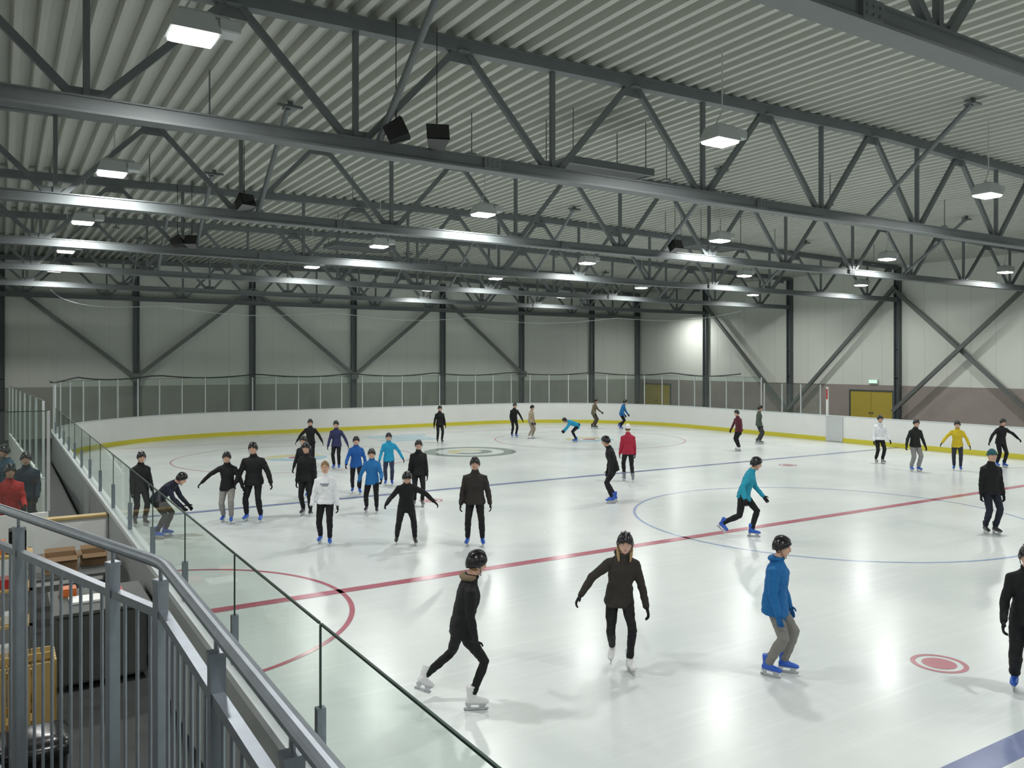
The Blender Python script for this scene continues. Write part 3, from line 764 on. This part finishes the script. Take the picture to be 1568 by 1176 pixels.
person(10.1,27.9,-120,1.74,jacket=(.03,.035,.10),lean=6,aL=(35,4,10),aR=(18,4,18),boots=SK)
person(9.65,29.4,-112,1.72,boots=(.03,.03,.03),aL=(38,0,10),aR=(45,4,10),lean=4)
person(9.32,19.55,-110,1.76,boots=(.2,.2,.2),lean=3,aL=(10,4,12),aR=(14,2,8),skin=(.55,.33,.25))
person(7.25,22.6,-130,1.74,boots=SK,lean=8,aL=(14,4,12),aR=(18,4,12))
# far
person(17.5,34.4,-105,1.76,aL=(14,2,10),aR=(18,2,12),lean=2,boots=(.03,.03,.03))
person(22.0,35.0,-100,1.76,aL=(35,2,10),aR=(15,2,30),lean=8,boots=SK)
person(22.3,33.9,-60,1.68,jacket=(.38,.31,.22),pants=(.30,.26,.20),aL=(14,2,10),aR=(15,2,30),lean=6,boots=WSK)
person(23.15,31.35,150,1.70,jacket=CY,lean=68,ph=.86,fL=(-.15,.02,0),fR=(.16,0,0),aL=(20,30,10),aR=(15,25,20),boots=SK)
person(29.0,37.5,-60,1.76,jacket=(.16,.14,.09),pants=(.10,.08,.06),aL=(30,20,30),aR=(28,5,30),lean=12,ph=.92,boots=(.03,.03,.03))
person(29.85,36.0,-55,1.76,jacket=(.02,.15,.38),aL=(30,10,20),aR=(24,5,30),lean=16,ph=.92,fL=(-.2,-.2,.08),pitL=20)
# centre pair
person(14.0,17.3,150,1.86,boots=SK,lean=16,ph=.94,fL=(-.12,.05,0),fR=(.12,-.05,0),aL=(10,-6,10),aR=(10,-4,14))
person(16.9,20.1,60,1.84,jacket=(.36,.02,.05),lean=4,hat='beanie',hatcol=(.7,.7,.72),aL=(12,4,16),aR=(12,2,16),boots=(.2,.2,.25),fL=(-.1,.12,0),fR=(.12,-.16,0))
# cyan strider
person(13.72,12.38,-58,1.84,jacket=(.02,.29,.42),lean=20,ph=.92,fL=(-.06,.14,0),fR=(.16,-.42,.10),pitR=30,toeR=-25,aL=(14,14,26),aR=(38,-26,40),boots=SK,gloves=BLK,hy=5)
# right background
person(26.8,24.6,170,1.76,jacket=(.10,.02,.03),lean=8,aL=(20,4,10),aR=(36,0,10),boots=WSK,hair=(.3,.15,.06))
person(29.8,26.1,-60,1.80,jacket=(.07,.09,.07),pants=(.05,.05,.05),lean=4,aL=(12,2,12),aR=(20,2,10),boots=(.2,.2,.2))
person(27.9,18.7,-120,1.82,jacket=WH,lean=4,aL=(25,2,14),aR=(14,2,14),boots=(.25,.25,.25),hem=-.06)
person(26.95,16.7,-118,1.82,jacket=(.014,.016,.015),pants=(.26,.26,.26),lean=5,aL=(20,4,12),aR=(28,4,12),boots=SK,legr=1.15)
person(28.4,16.05,-150,1.78,jacket=(.62,.47,.03),pants=(.03,.035,.05),lean=12,aL=(30,10,20),aR=(45,6,20),boots=SK)
person(18.5,9.7,-122,1.88,lean=2,ph=.97,fL=(-.08,.04,0),fR=(.09,-.03,0),aL=(10,2,8),aR=(10,0,8),boots=(.03,.03,.03),pants=(.015,.018,.03),hat='beanie',hatcol=(.02,.09,.11))
person(30.6,15.7,-120,1.78,lean=10,aL=(62,2,10),aR=(45,4,12),boots=SK)
# by the near boards
person(2.95,19.0,-35,1.76,jacket=(.012,.015,.03),lean=50,ph=.88,fL=(-.14,.05,0),fR=(.14,0,0),aL=(15,20,20),aR=(12,30,20),boots=SK)
person(2.75,20.6,-80,1.74,boots=BLK,lean=6,aL=(12,5,15),aR=(12,5,15))
# on the bench side
person(.46,19.4,-100,1.80,jacket=(.02,.03,.05),name='standing_person',zbase=.18,boots=BLK,aL=(10,5,30),aR=(10,5,30),bulk=1.08)
person(.14,17.8,-80,1.74,jacket=(.45,.02,.02),name='standing_person',zbase=.18,boots=BLK,aL=(10,15,50),aR=(10,15,50),bulk=1.1)
person(.15,20.8,-150,1.84,jacket=(.02,.06,.10),name='standing_person',zbase=.18,boots=BLK,aL=(10,5,30),aR=(10,5,30))

# ------------------------------------------------------------------ world
w=bpy.data.worlds.new('world'); sc.world=w; w.use_nodes=True
w.node_tree.nodes['Background'].inputs[0].default_value=(.60,.64,.61,1); w.node_tree.nodes['Background'].inputs[1].default_value=.25
